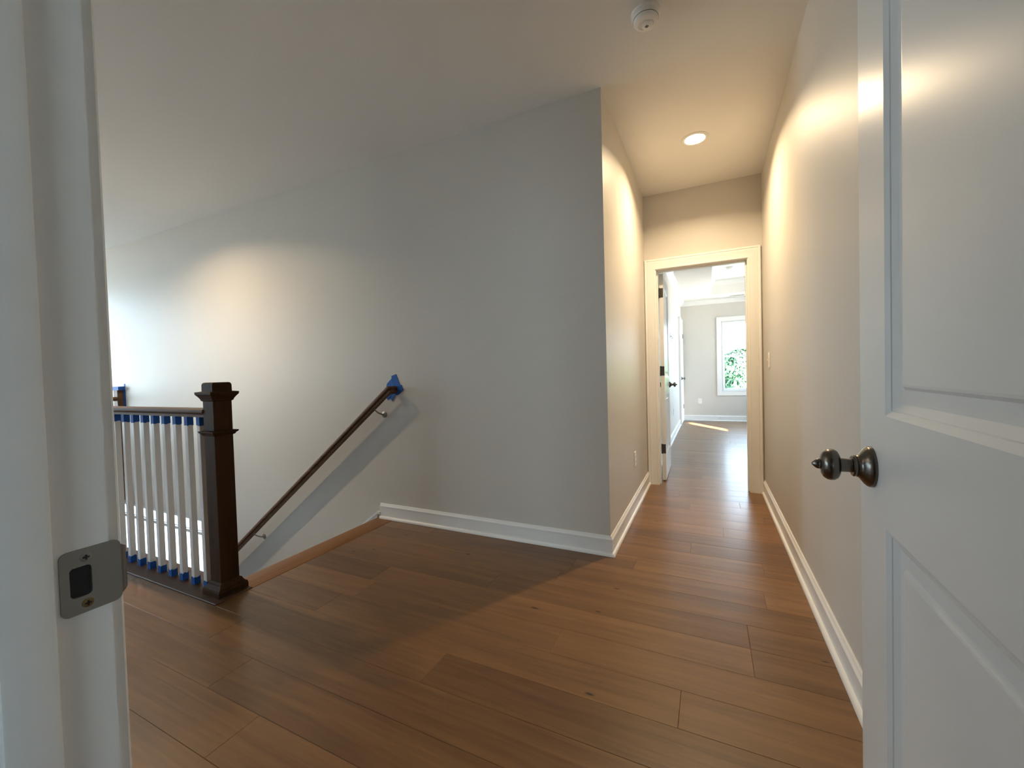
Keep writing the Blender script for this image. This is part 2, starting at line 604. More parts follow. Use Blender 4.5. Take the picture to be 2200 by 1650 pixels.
# ------------------------------------------------------------------ skirtings
bm = bmesh.new()
run(bm, (OX1, YS, 0), (XL, YS, 0), (0, -1, 0), BASE, 0, 1)
struct('baseboard_stair', bm, M['trim'], 'white baseboard along the foot of the stair wall', smooth=35)
bm = bmesh.new()
run(bm, (XL, YS, 0), (XL, YE, 0), (1, 0, 0), BASE, -1, 0)
struct('baseboard_hall_left', bm, M['trim'], 'white baseboard along the left hall wall', smooth=35)
bm = bmesh.new()
run(bm, (XR, YF1, 0), (XR, YE, 0), (-1, 0, 0), BASE, 0, 0)
struct('baseboard_hall_right', bm, M['trim'], 'white baseboard along the right hall wall', smooth=35)
bm = bmesh.new()
run(bm, (XBL, YB0, 0), (XBL, 8.655, 0), (1, 0, 0), BASE, 0, 0)
run(bm, (XBL, 9.495, 0), (XBL, YB1, 0), (1, 0, 0), BASE, 0, -1)
struct('baseboard_bedroom_left', bm, M['trim'], 'white baseboard along the left bedroom wall', smooth=35)
bm = bmesh.new()
run(bm, (XBL, YB1, 0), (XBR, YB1, 0), (0, -1, 0), BASE, 1, 0)
struct('baseboard_bedroom_end', bm, M['trim'], 'white baseboard under the bedroom window', smooth=35)
bm = bmesh.new()
run(bm, (-8.2, YS, 0), (OX0, YS, 0), (0, -1, 0), BASE, 0, 0)
struct('baseboard_loft', bm, M['trim'])
# sloping stair skirt board below the end of the baseboard
SLOPE = 0.745
bm = bmesh.new()
xa, xb = -2.36, -6.1
for pts, d in (((0.0, -0.17), 0.014), ((0.0, -0.012), 0.020)):
    za0, za1 = pts[1], pts[0]
    top0, top1 = 0.050 + za1, 0.050 + za1 + SLOPE * (xb - xa)
    h0, h1 = (0.30, 0.30) if d < 0.02 else (0.018, 0.018)
    q = [(xa, top0), (xb, top1), (xb, top1 - h1), (xa, top0 - h0)]
    f = [bm.verts.new((x, YS - d, z)) for x, z in q]
    k = [bm.verts.new((x, YS, z)) for x, z in q]
    bm.faces.new(f)
    bm.faces.new(k[::-1])
    for i in range(4):
        j = (i + 1) % 4
        bm.faces.new((f[i], k[i], k[j], f[j]))
bx(bm, xa, OX1, YS - .020, YS, 0.032, 0.050)
struct('trim_2', bm, M['trim'], 'white sloping skirt board running down beside the stairs')

# bedroom crown mouldings
bm = bmesh.new()
run(bm, (XBL, YB0, ZS), (XBL, YB1, ZS), (1, 0, 0), CROWN, 0, -1)
run(bm, (XBL, YB1, ZS), (XBR, YB1, ZS), (0, -1, 0), CROWN, 1, 0)
struct('trim_3', bm, M['trim'], 'white crown moulding around the top of the bedroom walls', smooth=30)
bm = bmesh.new()
run(bm, (TX0, TY0, ZT), (TX0, TY1, ZT), (1, 0, 0), CROWN, 1, -1)
run(bm, (TX0, TY1, ZT), (TX1, TY1, ZT), (0, -1, 0), CROWN, 1, -1)
struct('trim_4', bm, M['trim'], 'white crown moulding inside the raised tray of the bedroom ceiling', smooth=30)

# ------------------------------------------------------------------ near doorway: jamb, stop, casing, strike plate
bm = bmesh.new()
bx(bm, JX0 - .019, JX0, YF0 - .004, YF1 + .001, 0, 2.043)
jamb = struct('trim_5', bm, M['trim'], 'white door jamb at the left edge of the view, holding the strike plate')
bm = bevelled(box(JX0, JX0 + .011, 0.106, 0.1385, 0, 2.04), 0.0025, 2)
obj('door_stop_strip', bm, M['trim'], jamb, smooth=40)
bm = bmesh.new()
frame_sweep(bm, JX0 - .006, JX1 + .006, 0, 2.049, CASING, lambda u, z, b: (u, YF1 + b, z))
obj('casing', bm, M['trim'], jamb, smooth=30)
bm = bmesh.new()
frame_sweep(bm, JX0 - .006, JX1 + .006, 0, 2.049, CASING, lambda u, z, b: (u, YF0 - b, z))
obj('casing', bm, M['trim'], jamb, smooth=30)
bm = bmesh.new()
bx(bm, JX1, JX1 + .019, YF0, YF1 - .001, 0, 2.043)
bx(bm, JX0 - .019, JX1 + .019, YF0, YF1, 2.043, 2.062)
bx(bm, JX1 - .011, JX1, 0.106, 0.1385, 0, 2.043)
bx(bm, JX0 + .011, JX1 - .011, 0.106, 0.1385, 2.032, 2.043)
obj('head_and_hinge_jamb', bm, M['trim'], jamb)
# strike plate: full-lip plate with a rounded outline, hole and two screws
ZK = 0.924


def outline_round(y0, y1, z0, z1, r, seg=5):
    pts = []
    for cy, cz, a0 in ((y1 - r, z1 - r, 0), (y0 + r, z1 - r, 90), (y0 + r, z0 + r, 180), (y1 - r, z0 + r, 270)):
        for i in range(seg + 1):
            a = math.radians(a0 + 90 * i / seg)
            pts.append((cy + r * math.cos(a), cz + r * math.sin(a)))
    return pts


sy0, sy1 = 0.1435, 0.1805
outer = outline_round(sy0, sy1 + .004, ZK - .0285, ZK + .0285, 0.0055)
inner = outline_round(0.1495, 0.1640, ZK - .0135, ZK + .0135, 0.0035)
bm = bmesh.new()
xp = JX0 + 0.0016
vo = [bm.verts.new((xp, y, z)) for y, z in outer]
vi = [bm.verts.new((xp, y, z)) for y, z in inner]
vb = [bm.verts.new((JX0 - .001, y, z)) for y, z in outer]
vd = [bm.verts.new((xp - .0022, y * 1.0, z)) for y, z in outline_round(0.1503, 0.1632, ZK - .0127, ZK + .0127, 0.003)]
n_ = len(vo)
for i in range(n_):
    j = (i + 1) % n_
    bm.faces.new((vo[i], vo[j], vi[j], vi[i]))
    bm.faces.new((vo[i], vb[i], vb[j], vo[j]))
    bm.faces.new((vi[i], vi[j], vd[j], vd[i]))
strike = obj('strike_plate', bm, M['satin'], jamb, smooth=50)
strike['label'] = 'grey metal strike plate with two screws'
bm = bmesh.new()                        # curved lip reaching past the jamb edge towards the hall
rows_ = []
for y, x in ((0.1842, xp), (0.1862, xp - .0005), (0.1882, xp - .0016), (0.1898, xp - .0040), (0.1903, xp - .0072)):
    k = 1 - (y - 0.1842) / 0.0061 * 0.2
    rows_.append([bm.verts.new((x, y, ZK + s * 0.0235 * k)) for s in (-1, -.5, 0, .5, 1)])
for A, B in zip(rows_, rows_[1:]):
    for i in range(4):
        bm.faces.new((A[i], A[i + 1], B[i + 1], B[i]))
g_ = bmesh.ops.solidify(bm, geom=list(bm.faces), thickness=0.0014)
obj('lip', bm, M['satin'], strike, smooth=60)
bm = bmesh.new()
bx(bm, JX0 - .0005, JX0 + .0004, 0.1502, 0.1633, ZK - .0128, ZK + .0128)
obj('latch_hole', bm, M['black'], strike)
for dz, mm in ((0.0205, M['satin']), (-0.0205, M['brass'])):
    s_ = obj('screw', lathe([(0, .0042), (.0009, .0040), (.0013, .0028), (.0014, 0)], 16, axis_mat((xp - .0006, 0.1605, ZK + dz), (1, 0, 0))), mm, strike, smooth=40)
    bm = bmesh.new()
    bx(bm, xp + .0002, xp + .0012, 0.1605 - .0022, 0.1605 + .0022, ZK + dz - .0006, ZK + dz + .0006)
    bx(bm, xp + .0002, xp + .00121, 0.1605 - .0006, 0.1605 + .0006, ZK + dz - .0022, ZK + dz + .0022)
    obj('screw_slot', bm, M['black'], strike)

# ------------------------------------------------------------------ doors
PANEL = [(0, 0), (0.0085, 0.0045), (0.0092, 0.0060), (0.0102, 0.0058), (0.0195, 0.0102), (0.0215, 0.0110), (0.0420, 0.0110), (0.0465, 0.0068), (0.0500, 0.0062)]


def door_slab(W, H, T, panels):
    """Local frame: x from hinge to latch, z up, visible face at y = 0, other face at y = T."""
    bm = bmesh.new()
    for y, s in ((0, 1), (T, -1)):
        xs = [0, panels[0][0], panels[0][1], W]
        zs = [0.0] + [z for p in panels for z in p[2:4]] + [H]
        quads = [(xs[0], xs[1], 0, H), (xs[2], xs[3], 0, H)]
        quads += [(xs[1], xs[2], zs[i], zs[i + 1]) for i in range(0, len(zs), 2)]
        for a, b_, c, d in quads:
            bm.faces.new([bm.verts.new((x, y, z)) for x, z in ((a, c), (b_, c), (b_, d), (a, d))])
        for x0, x1, z0, z1 in panels:
            loops = []
            for ins, dep in PANEL:
                loops.append([bm.verts.new((x, y + s * dep, z)) for x, z in ((x0 + ins, z0 + ins), (x1 - ins, z0 + ins), (x1 - ins, z1 - ins), (x0 + ins, z1 - ins))])
            for A, B in zip(loops, loops[1:]):
                for i in range(4):
                    j = (i + 1) % 4
                    bm.faces.new((A[i], A[j], B[j], B[i]))
            bm.faces.new(loops[-1])
    for p in (((0, 0, 0), (0, T, 0), (0, T, H), (0, 0, H)), ((W, 0, 0), (W, T, 0), (W, T, H), (W, 0, H)), ((0, 0, 0), (W, 0, 0), (W, T, 0), (0, T, 0)), ((0, 0, H), (W, 0, H), (W, T, H), (0, T, H))):
        bm.faces.new([bm.verts.new(q) for q in p])
    bmesh.ops.remove_doubles(bm, verts=list(bm.verts), dist=1e-5)
    return bm


ROSE = [(0, .0335), (.004, .0338), (.007, .0325), (.011, .0285), (.015, .0225), (.018, .0190), (.021, .0180), (.0215, .0165), (.0225, .0165)]
NECK = [(.0215, .0175), (.0245, .0180), (.0265, .0165), (.0270, .0120), (.0300, .0112), (.0400, .0115), (.0445, .0130)]
KNOB = [(.0430, .0130), (.0440, .0190), (.0465, .0235), (.0510, .0262), (.0560, .0268), (.0610, .0258), (.0655, .0222), (.0685, .0165), (.0695, .0100),
        (.0705, .0085), (.0720, .0088), (.0745, .0085), (.0775, .0065), (.0800, .0040), (.0818, .0020), (.0825, 0)]


def knob_set(parent, x, y, z, sgn, seg=40):
    m = axis_mat((x, y, z), (0, sgn, 0))
    k = local(obj('knob', lathe(KNOB, seg, m), M['nickel'], parent, smooth=50))
    local(obj('rose', lathe(ROSE, seg, m), M['nickel'], k, smooth=35))
    local(obj('neck', lathe(NECK, seg, m), M['nickel'], k, smooth=40))
    return k


def hinge_at(parent, z, x=0.0, y=0.0, h=0.089):
    bm = bmesh.new()
    bx(bm, x - .0020, x + .0002, y + .0015, y + .032, z - h / 2, z + h / 2)
    k = local(obj('hinge', bm, M['hinge'], parent))
    local(obj('hinge_pin', lathe([(-h / 2 - .006, 0), (-h / 2 - .005, .003), (-h / 2, .0062), (h / 2, .0062), (h / 2 + .005, .003), (h / 2 + .006, 0)], 12,
                                 Matrix.Translation((x - .004, y + .037, z))), M['hinge'], k, smooth=40))
    return k


# door_1: the open door at the right edge of the view
A1 = math.radians(1.5)
d1 = tag(empty('door_1', (0.225, 0.176, 0.008), math.radians(90) - A1), 'white two-panel door standing open at the right edge, pewter knob', None, None, 'structure')
W1, H1, T1 = 0.755, 2.03, 0.035
# local x -> along the door (world +Y), local y -> world -X, so the body lies at negative y
sl1 = door_slab(W1, H1, T1, [(0.122, W1 - 0.125, 0.235, 0.836), (0.122, W1 - 0.125, 1.009, 1.90)])
bmesh.ops.scale(sl1, vec=(1, -1, 1), verts=list(sl1.verts))
local(obj('slab', sl1, M['door'], d1))
knob_set(d1, W1 - 0.061, 0.0, 0.918, 1, 48)
knob_set(d1, W1 - 0.061, -T1, 0.918, -1)
bm = bmesh.new()
bx(bm, W1 - .0004, W1 + .001, -T1 / 2 - .0125, -T1 / 2 + .0125, 0.918 - .028, 0.918 + .028)
lp = local(obj('latch_plate', bm, M['nickel'], d1))
local(obj('latch_bolt', bevelled(box(W1, W1 + .010, -T1 / 2 - .006, -T1 / 2 + .006, 0.918 - .008, 0.918 + .008), .002), M['nickel'], lp))
for z in (0.25, 1.02, 1.80):
    bm = bmesh.new()
    bx(bm, -.0015, .0002, -.033, -.002, z - .045, z + .045)
    hg = local(obj('hinge', bm, M['hinge'], d1))
    local(obj('hinge_pin', lathe([(-.05, 0), (-.049, .003), (-.045, .006), (.045, .006), (.049, .003), (.05, 0)], 12, Matrix.Translation((-.004, -.038, z))), M['hinge'], hg, smooth=40))

# bedroom doorway: jambs, stop, casing
bm = bmesh.new()
bx(bm, DX0 - .019, DX0, YE - .001, YB0 + .001, 0, DZ + .019)
bx(bm, DX1, DX1 + .019, YE - .001, YB0 + .001, 0, DZ + .019)
bx(bm, DX0, DX1, YE - .001, YB0 + .001, DZ, DZ + .019)
bj = struct('trim_6', bm, M['trim'], 'white casing and jambs of the bedroom doorway at the end of the hall')
bm = bmesh.new()
bx(bm, DX0, DX0 + .011, 4.165, 4.200, 0, DZ)
bx(bm, DX1 - .011, DX1, 4.165, 4.200, 0, DZ)
bx(bm, DX0 + .011, DX1 - .011, 4.165, 4.200, DZ - .011, DZ)
obj('door_stop_strip', bm, M['trim'], bj)
for y, s in ((YE, -1), (YB0, 1)):
    bm = bmesh.new()
    frame_sweep(bm, DX0 - .006, DX1 + .006, 0, DZ + .006, CASING, lambda u, z, b, y=y, s=s: (u, y + s * b, z))
    obj('casing', bm, M['trim'], bj, smooth=30)
# door_2: the bedroom door swung into the room
W2 = 0.705
d2 = tag(empty('door_2', (-0.386, 4.258, 0.012), math.radians(91.0)), 'white panelled bedroom door swung open against the left bedroom wall', None, None, 'structure')
sl2 = door_slab(W2, 2.018, 0.035, [(0.105, W2 - 0.105, 0.235, 0.826), (0.105, W2 - 0.105, 1.006, 1.90)])
bmesh.ops.scale(sl2, vec=(1, -1, 1), verts=list(sl2.verts))
bmesh.ops.translate(sl2, vec=(0, 0.035, 0), verts=list(sl2.verts))
bmesh.ops.translate(sl2, vec=(0, -0.035, 0), verts=list(sl2.verts))
bmesh.ops.scale(sl2, vec=(1, -1, 1), verts=list(sl2.verts))
local(obj('slab', sl2, M['door'], d2))
knob_set(d2, W2 - 0.061, 0.0, 0.918, -1, 24)
knob_set(d2, W2 - 0.061, 0.035, 0.918, 1, 24)
for z in (0.31, 1.075, 1.835):
    bm = bmesh.new()
    bx(bm, -.0025, .0002, .001, .033, z - .045, z + .045)
    hg = local(obj('hinge', bm, M['hinge'], d2))
    local(obj('hinge_pin', lathe([(-.05, 0), (-.049, .003), (-.045, .0065), (.045, .0065), (.049, .003), (.05, 0)], 12, Matrix.Translation((-.007, .034, z))), M['hinge'], hg, smooth=40))

# door_3: closed door in the left bedroom wall, with its casing
d3 = tag(empty('door_3', (XBL, 8.75, 0.012), 0), 'closed white door in the left bedroom wall near the corner', None, None, 'structure')
W3 = 0.645
sl3 = door_slab(W3, 2.018, 0.030, [(0.10, W3 - 0.10, 0.235, 0.826), (0.10, W3 - 0.10, 1.006, 1.90)])
bmesh.ops.transform(sl3, matrix=Matrix(((0, -1, 0, 0.034), (1, 0, 0, 0), (0, 0, 1, 0), (0, 0, 0, 1))), verts=list(sl3.verts))
local(obj('slab', sl3, M['door'], d3))
bm = bmesh.new()
frame_sweep(bm, 0 - .004, W3 + .004, -.012, 2.022, CASING, lambda u, z, b: (b * 2.0, u, z))
local(obj('casing', bm, M['trim'], d3, smooth=30))
k3 = local(obj('knob', lathe(KNOB, 20, axis_mat((0.034, 0.06, 0.905), (1, 0, 0))), M['nickel'], d3, smooth=50))
local(obj('rose', lathe(ROSE, 20, axis_mat((0.034, 0.06, 0.905), (1, 0, 0))), M['nickel'], k3, smooth=35))
local(obj('neck', lathe(NECK, 20, axis_mat((0.034, 0.06, 0.905), (1, 0, 0))), M['nickel'], k3, smooth=35))
for z in (0.30, 1.78):
    bm = bmesh.new()
    bx(bm, 0.034, 0.044, W3 - .008, W3 + .006, z - .045, z + .045)
    local(obj('hinge', bm, M['hinge'], d3))


# ------------------------------------------------------------------ windows
def window(name, f, u0, u1, z0, z1, label=None, casing=True, rails=None, thick=0.12, inward=None):
    """f(u, z, d) maps to the room; d > 0 into the room, the wall runs from 0 back to -thick."""
    cu, cz = (u0 + u1) / 2, (z0 + z1) / 2
    bm = bmesh.new()
    frame_sweep(bm, u0 + .028, u1 - .028, z0 + .028, z1 - .028, [(0, -.10), (0, -.03), (.028, -.03), (.028, -.10)], f, True)
    root = struct(name, bm, M['vinyl'], label)
    if casing:
        bm = bmesh.new()
        frame_sweep(bm, u0, u1, z0, z1, [(0, -.03), (0, .010), (.012, .013), (.07, .018), (.085, .018), (.088, .015), (.088, 0), (.004, -.03)], f, True)
        obj('casing', bm, M['trim'], root, smooth=30)
    rails = rails or [cz]
    zs = [z0 + .028] + rails + [z1 - .028]
    for i, (a, b_) in enumerate(zip(zs, zs[1:])):
        dd = -.055 if i % 2 == 0 else -.075
        st = 0.032
        bm = bmesh.new()
        lo = a - (0.012 if i else 0)
        hi = b_ + (0.012 if i < len(zs) - 2 else 0)
        frame_sweep(bm, u0 + .028 + st, u1 - .028 - st, lo + st, hi - st, [(0, dd - .012), (0, dd + .012), (st, dd + .012), (st, dd - .012)], f, True)
        s_ = obj('sash', bm, M['vinyl'], root)
        bm = bmesh.new()
        q = [f(u0 + .028 + st - .004, lo + st - .004, dd), f(u1 - .028 - st + .004, lo + st - .004, dd), f(u1 - .028 - st + .004, hi - st + .004, dd), f(u0 + .028 + st - .004, hi - st + .004, dd)]
        bm.faces.new([bm.verts.new(p) for p in q])
        obj('pane', bm, M['glass'], s_, recalc=False)
    # light portal on the outside of the glass (guides sampling of the sky; gives no light of its own)
    pl = bpy.data.lights.new('portal', 'AREA')
    pl.shape = 'RECTANGLE'
    pl.size, pl.size_y = u1 - u0, z1 - z0
    pl.cycles.is_portal = True
    po = bpy.data.objects.new('portal', pl)
    po.location = f(cu, cz, -thick - .02)
    dvec = Vector(f(cu, cz, 1)) - Vector(f(cu, cz, 0))
    po.rotation_euler = dvec.to_track_quat('-Z', 'Y').to_euler()
    COL.objects.link(po)
    return root


window('window_1', lambda u, z, d: (u, YB1 - d, z), *BW, label='tall double-hung bedroom window with sky and trees beyond')
window('window_2', lambda u, z, d: (XBR - d, u, z), *RW)
window('window_3', lambda u, z, d: (u, YS - d, z), WX0, WX1, WZ0, WZ1, label='bright low stair window seen between the white balusters', casing=False, rails=[-0.515])
window('window_4', lambda u, z, d: (-8.2 + d, u, z), *LW1)
window('window_5', lambda u, z, d: (-8.2 + d, u, z), *LW2)
window('window_6', lambda u, z, d: (u, -3.6 + d, z), *BL)
window('window_7', lambda u, z, d: (u, -3.6 + d, z), *CR)

# ------------------------------------------------------------------ stairs below the nosing
NST = 14
RISE, GO = 2.95 / 15, 0.262
st = tag(empty('staircase', (OX1, 1.87, -2.95)), 'stair flight dropping away below the orange brown nosing board', 'staircase')
for i in range(NST):
    z = -(i + 1) * RISE
    x1 = OX1 - 0.004 - i * GO
    bm = bevelled(box(x1 - GO - .028, x1, 1.335, YS - .022, z - .026, z), .006, 2)
    obj('tread', bm, M['tread'], st, smooth=40)
    obj('riser', box(x1 - .018, x1 - .001, 1.335, YS - .022, z, z + RISE - .028), M['trim'], st)

# ------------------------------------------------------------------ newel post
NX, NY = -2.303, 1.257


def square_stack(prof, cx, cy, half=True):
    """prof: (z, half-width) pairs for a square-section post."""
    bm = bmesh.new()
    rings = [[bm.verts.new((cx + sx * r, cy + sy * r, z)) for sx, sy in ((-1, -1), (1, -1), (1, 1), (-1, 1))] for z, r in prof]
    for A, B in zip(rings, rings[1:]):
        for i in range(4):
            j = (i + 1) % 4
            bm.faces.new((A[i], A[j], B[j], B[i]))
    bm.faces.new(rings[0][::-1])
    bm.faces.new(rings[-1])
    return bm


nw = tag(empty('newel_post', (NX, NY, 0)), 'dark square oak newel post with a moulded cap at the stair head', 'post')
obj('shaft', bevelled(square_stack([(0.02, .0455), (1.03, .0455)], NX, NY), .002), M['newel'], nw, origin=(NX, NY, .5))
obj('base_block', square_stack([(0.0065, .073), (.030, .073), (.040, .070), (.046, .062), (.056, .056), (.064, .054), (.070, .046), (.070, .045)], NX, NY), M['newel'], nw, origin=(NX, NY, .03))
obj('collar', square_stack([(.822, .045), (.826, .052), (.834, .056), (.838, .062), (.843, .064), (.847, .064), (.850, .045)], NX, NY), M['newel'], nw, origin=(NX, NY, .84))
obj('cap_moulding', square_stack([(1.000, .045), (1.004, .051), (1.012, .053), (1.024, .060), (1.032, .066), (1.036, .069), (1.048, .070), (1.052, .047)], NX, NY), M['newel'], nw, origin=(NX, NY, 1.03))
obj('cap_block', square_stack([(1.03, .047), (1.083, .047), (1.090, .0455), (1.095, .042), (1.097, .036)], NX, NY), M['newel'], nw, origin=(NX, NY, 1.06))

# ------------------------------------------------------------------ guard rail with taped balusters
RAILP = [(-.020, 0), (-.020, .014), (-.017, .018), (-.0285, .022), (-.031, .030), (-.028, .040), (-.018, .046), (0, .0485),
         (.018, .046), (.028, .040), (.031, .030), (.0285, .022), (.017, .018), (.020, .014), (.020, 0)]


def rail_x(x0, x1, y, zb, mat, parent, name='top_rail'):
    bm = bmesh.new()
    A = [bm.verts.new((x0, y + a, zb + b)) for a, b in RAILP]
    B = [bm.verts.new((x1, y + a, zb + b)) for a, b in RAILP]
    n = len(A)
    for k in range(n):
        l = (k + 1) % n
        bm.faces.new((A[k], A[l], B[l], B[k]))
    bm.faces.new(A[::-1])
    bm.faces.new(B)
    return obj(name, bm, mat, parent, origin=((x0 + x1) / 2, y, zb), smooth=35)


def tape_band(cx, cy, hw, z0, z1, seed, ragged_top):
    """A strip of tape wrapped round a square baluster with one torn edge."""
    rr = random.Random(seed)
    bm = bmesh.new()
    e = 0.0012
    pts = []
    for (ax, ay), (bx_, by) in (((-1, -1), (1, -1)), ((1, -1), (1, 1)), ((1, 1), (-1, 1)), ((-1, 1), (-1, -1))):
        for t in (0, .35, .7):
            pts.append((cx + (ax + (bx_ - ax) * t) * (hw + e), cy + (ay + (by - ay) * t) * (hw + e)))
    n = len(pts)
    lo, hi = [], []
    for x, y in pts:
        j = rr.uniform(-.004, .004)
        lo.append(bm.verts.new((x, y, z0 + (0 if ragged_top else j))))
        hi.append(bm.verts.new((x, y, z1 + (j if ragged_top else 0))))
    for i in range(n):
        k = (i + 1) % n
        bm.faces.new((lo[i], lo[k], hi[k], hi[i]))
    return bm


RY, ZRB = 1.236, 0.9175
gr = tag(empty('stair_guardrail', (-4.3, RY, 0)), 'guard rail with brown top rail and white square balusters taped blue', 'railing')
rail_x(OX0 + .12, NX - .046, RY, ZRB, M['rail'], gr)
struct('trim_7', bevelled(box(OX0, -2.2005, 1.150, 1.334, -.014, .006), .003), M['plate'], 'dark brown board on the floor under the white balusters', origin=(-4, 1.23, 0))
HB = 0.0140
for i in range(24):
    bxx = -2.420 - .1148 * i
    if bxx < -5.2:
        break
    b_ = obj('baluster', bevelled(box(bxx - HB, bxx + HB, RY - HB, RY + HB, .0065, ZRB + .002), .0015), M['trim'], gr, origin=(bxx, RY, .46))
    if i < 12:
        for z0, z1, rg in ((.0065, .046, True), (ZRB - .046, ZRB - .001, False)):
            t_ = obj('masking_tape', tape_band(bxx, RY, HB, z0, z1, i * 7 + rg, rg), M['tape'], b_)
            t_['label'] = 'blue masking tape around the %s of a white baluster' % ('foot' if rg else 'top')

# far guard rail and half post on the stair wall, mostly hidden by the jamb
FX = -6.385
hp = tag(empty('half_newel_post', (FX, YS, 0)), 'brown half post on the stair wall with blue tape on its top', 'post')
obj('shaft', box(FX - .045, FX + .045, YS - .06, YS - .001, 0.0, 1.045), M['rail'], hp, origin=(FX, YS, .5))
bm = bmesh.new()
bx(bm, FX - .075, FX + .085, YS - .064, YS - .0005, 1.035, 1.078)
bx(bm, FX + .046, FX + .095, YS - .002, YS - .0005, 0.83, 1.035)
bx(bm, FX + .065, FX + .095, YS - .002, YS - .0005, 1.078, 1.110)
o = obj('masking_tape', bm, M['tape'], hp)
o['label'] = 'blue masking tape on the post top and edge'
fg = tag(empty('stair_guardrail', (FX, 1.8, 0)), 'second brown guard rail beyond the stairwell, its end showing beside the jamb', 'railing')
bm = bmesh.new()
A = [bm.verts.new((FX + a, 1.33, ZRB - .01 + b)) for a, b in RAILP]
B = [bm.verts.new((FX + a, YS - .061, ZRB - .01 + b)) for a, b in RAILP]
for k in range(len(A)):
    l = (k + 1) % len(A)
    bm.faces.new((A[k], A[l], B[l], B[k]))
bm.faces.new(A[::-1])
bm.faces.new(B)
obj('top_rail', bm, M['rail'], fg, smooth=35)
for i in range(8):
    y = 2.27 - i * .115
    obj('baluster', bevelled(box(FX - HB, FX + HB, y - HB, y + HB, .001, ZRB - .008), .0015), M['trim'], fg, origin=(FX, y, .46))
nw2 = tag(empty('newel_post', (FX, 1.25, 0)), 'dark newel post at the far corner of the stairwell guard rail', 'post')
obj('shaft', bevelled(square_stack([(0.0, .0455), (1.03, .0455)], FX, 1.25), .002), M['newel'], nw2, origin=(FX, 1.25, .5))
obj('cap_moulding', square_stack([(1.000, .045), (1.012, .053), (1.036, .074), (1.050, .075), (1.052, .047), (1.09, .047), (1.097, .036)], FX, 1.25), M['newel'], nw2, origin=(FX, 1.25, 1.03))

# ------------------------------------------------------------------ wall handrail down the stairs
HY = 2.352
hr = tag(empty('wall_handrail', (-2.16, YS, 1.0)), 'brown oak handrail sloping down the stair wall, its end taped blue', 'handrail')
p_top = Vector((-2.150, HY, 1.006))
p_bot = Vector((-5.20, HY, 1.006 - 0.770 * 3.05))
t = (p_bot - p_top).normalized()
nz = Vector((t.z, 0, -t.x))          # upward normal of the rail in the wall plane
if nz.z < 0:
    nz = -nz
bm = bmesh.new()
HP = [(-.018, -.030), (-.018, -.016), (-.015, -.012), (-.027, -.008), (-.029, .000), (-.026, .012), (-.017, .019), (0, .022), (.017, .019), (.026, .012), (.029, .000), (.027, -.008), (.015, -.012), (.018, -.016), (.018, -.030)]
# stations: bottom end, mitre at the knee, wall end of the return
def station(c, side, upv):
    return [bm.verts.new(c + side * a + upv * b) for a, b in HP]
A = station(p_bot, Vector((0, 1, 0)), nz)
# knee: mitre plane halfway between the slope direction and the return towards the wall
mid = []
for a, b in HP:
    base = p_top + Vector((0, 1, 0)) * a + nz * b
    # slide along the rail so that the cut lies on the plane bisecting rail and return
    mid.append(bm.verts.new(base - t * (-a) * 1.0))
C = []
for v in mid:
    C.append(bm.verts.new((v.co.x, YS - .0035, v.co.z)))
for P, Q in ((A, mid), (mid, C)):
    for k in range(len(HP)):
        l = (k + 1) % len(HP)
        bm.faces.new((P[k], P[l], Q[l], Q[k]))
bm.faces.new(A[::-1])
bm.faces.new(C)
obj('rail', bm, M['rail'], hr, smooth=40)
TAPE = [(-2.133, 1.121), (-2.178, 1.108), (-2.175, 1.089), (-2.225, 1.050), (-2.250, 0.970), (-2.224, 0.925), (-2.196, 0.937), (-2.177, 0.915),
        (-2.149, 0.960), (-2.119, 0.963), (-2.079, 0.991), (-2.068, 1.002), (-2.081, 1.037), (-2.098, 1.039)]
bm = bmesh.new()
f_ = [bm.verts.new((x, YS - .003 - .0012 * (i % 3), z)) for i, (x, z) in enumerate(TAPE)]
k_ = [bm.verts.new((x, YS - .0005, z)) for x, z in TAPE]
c_ = bm.verts.new((-2.15, YS - .0045, 1.0))
for i in range(len(f_)):
    j = (i + 1) % len(f_)
    bm.faces.new((f_[i], f_[j], c_))
    bm.faces.new((f_[i], k_[i], k_[j], f_[j]))
bm.faces.new(k_)
o = obj('masking_tape', bm, M['tape'], hr)
o['label'] = 'torn blue masking tape on the wall around the rail end'
for x in (-2.262, -3.79, -4.95):
    zr = p_top.z + 0.770 * (x - .03 - p_top.x)
    zw = zr - 0.085
    bm = tube([(x - .03, HY, zr - .034), (x - .028, HY + .004, zr - .048), (x - .018, HY + .022, zr - .066), (x - .006, HY + .045, zw + .006), (x, YS - .010, zw), (x, YS - .004, zw)], [.006, .0055, .0055, .006, .007, .009], 10)
    br = obj('bracket', bm, M['satin'], hr, smooth=60)
    bm = lathe([(0, .0245), (.003, .0245), (.006, .020), (.008, .012), (.010, .010)], 24, axis_mat((x, YS - .0005, zw), (0, -1, 0)))
    obj('rosette', bm, M['satin'], br, smooth=35)

# ------------------------------------------------------------------ ceiling fixtures


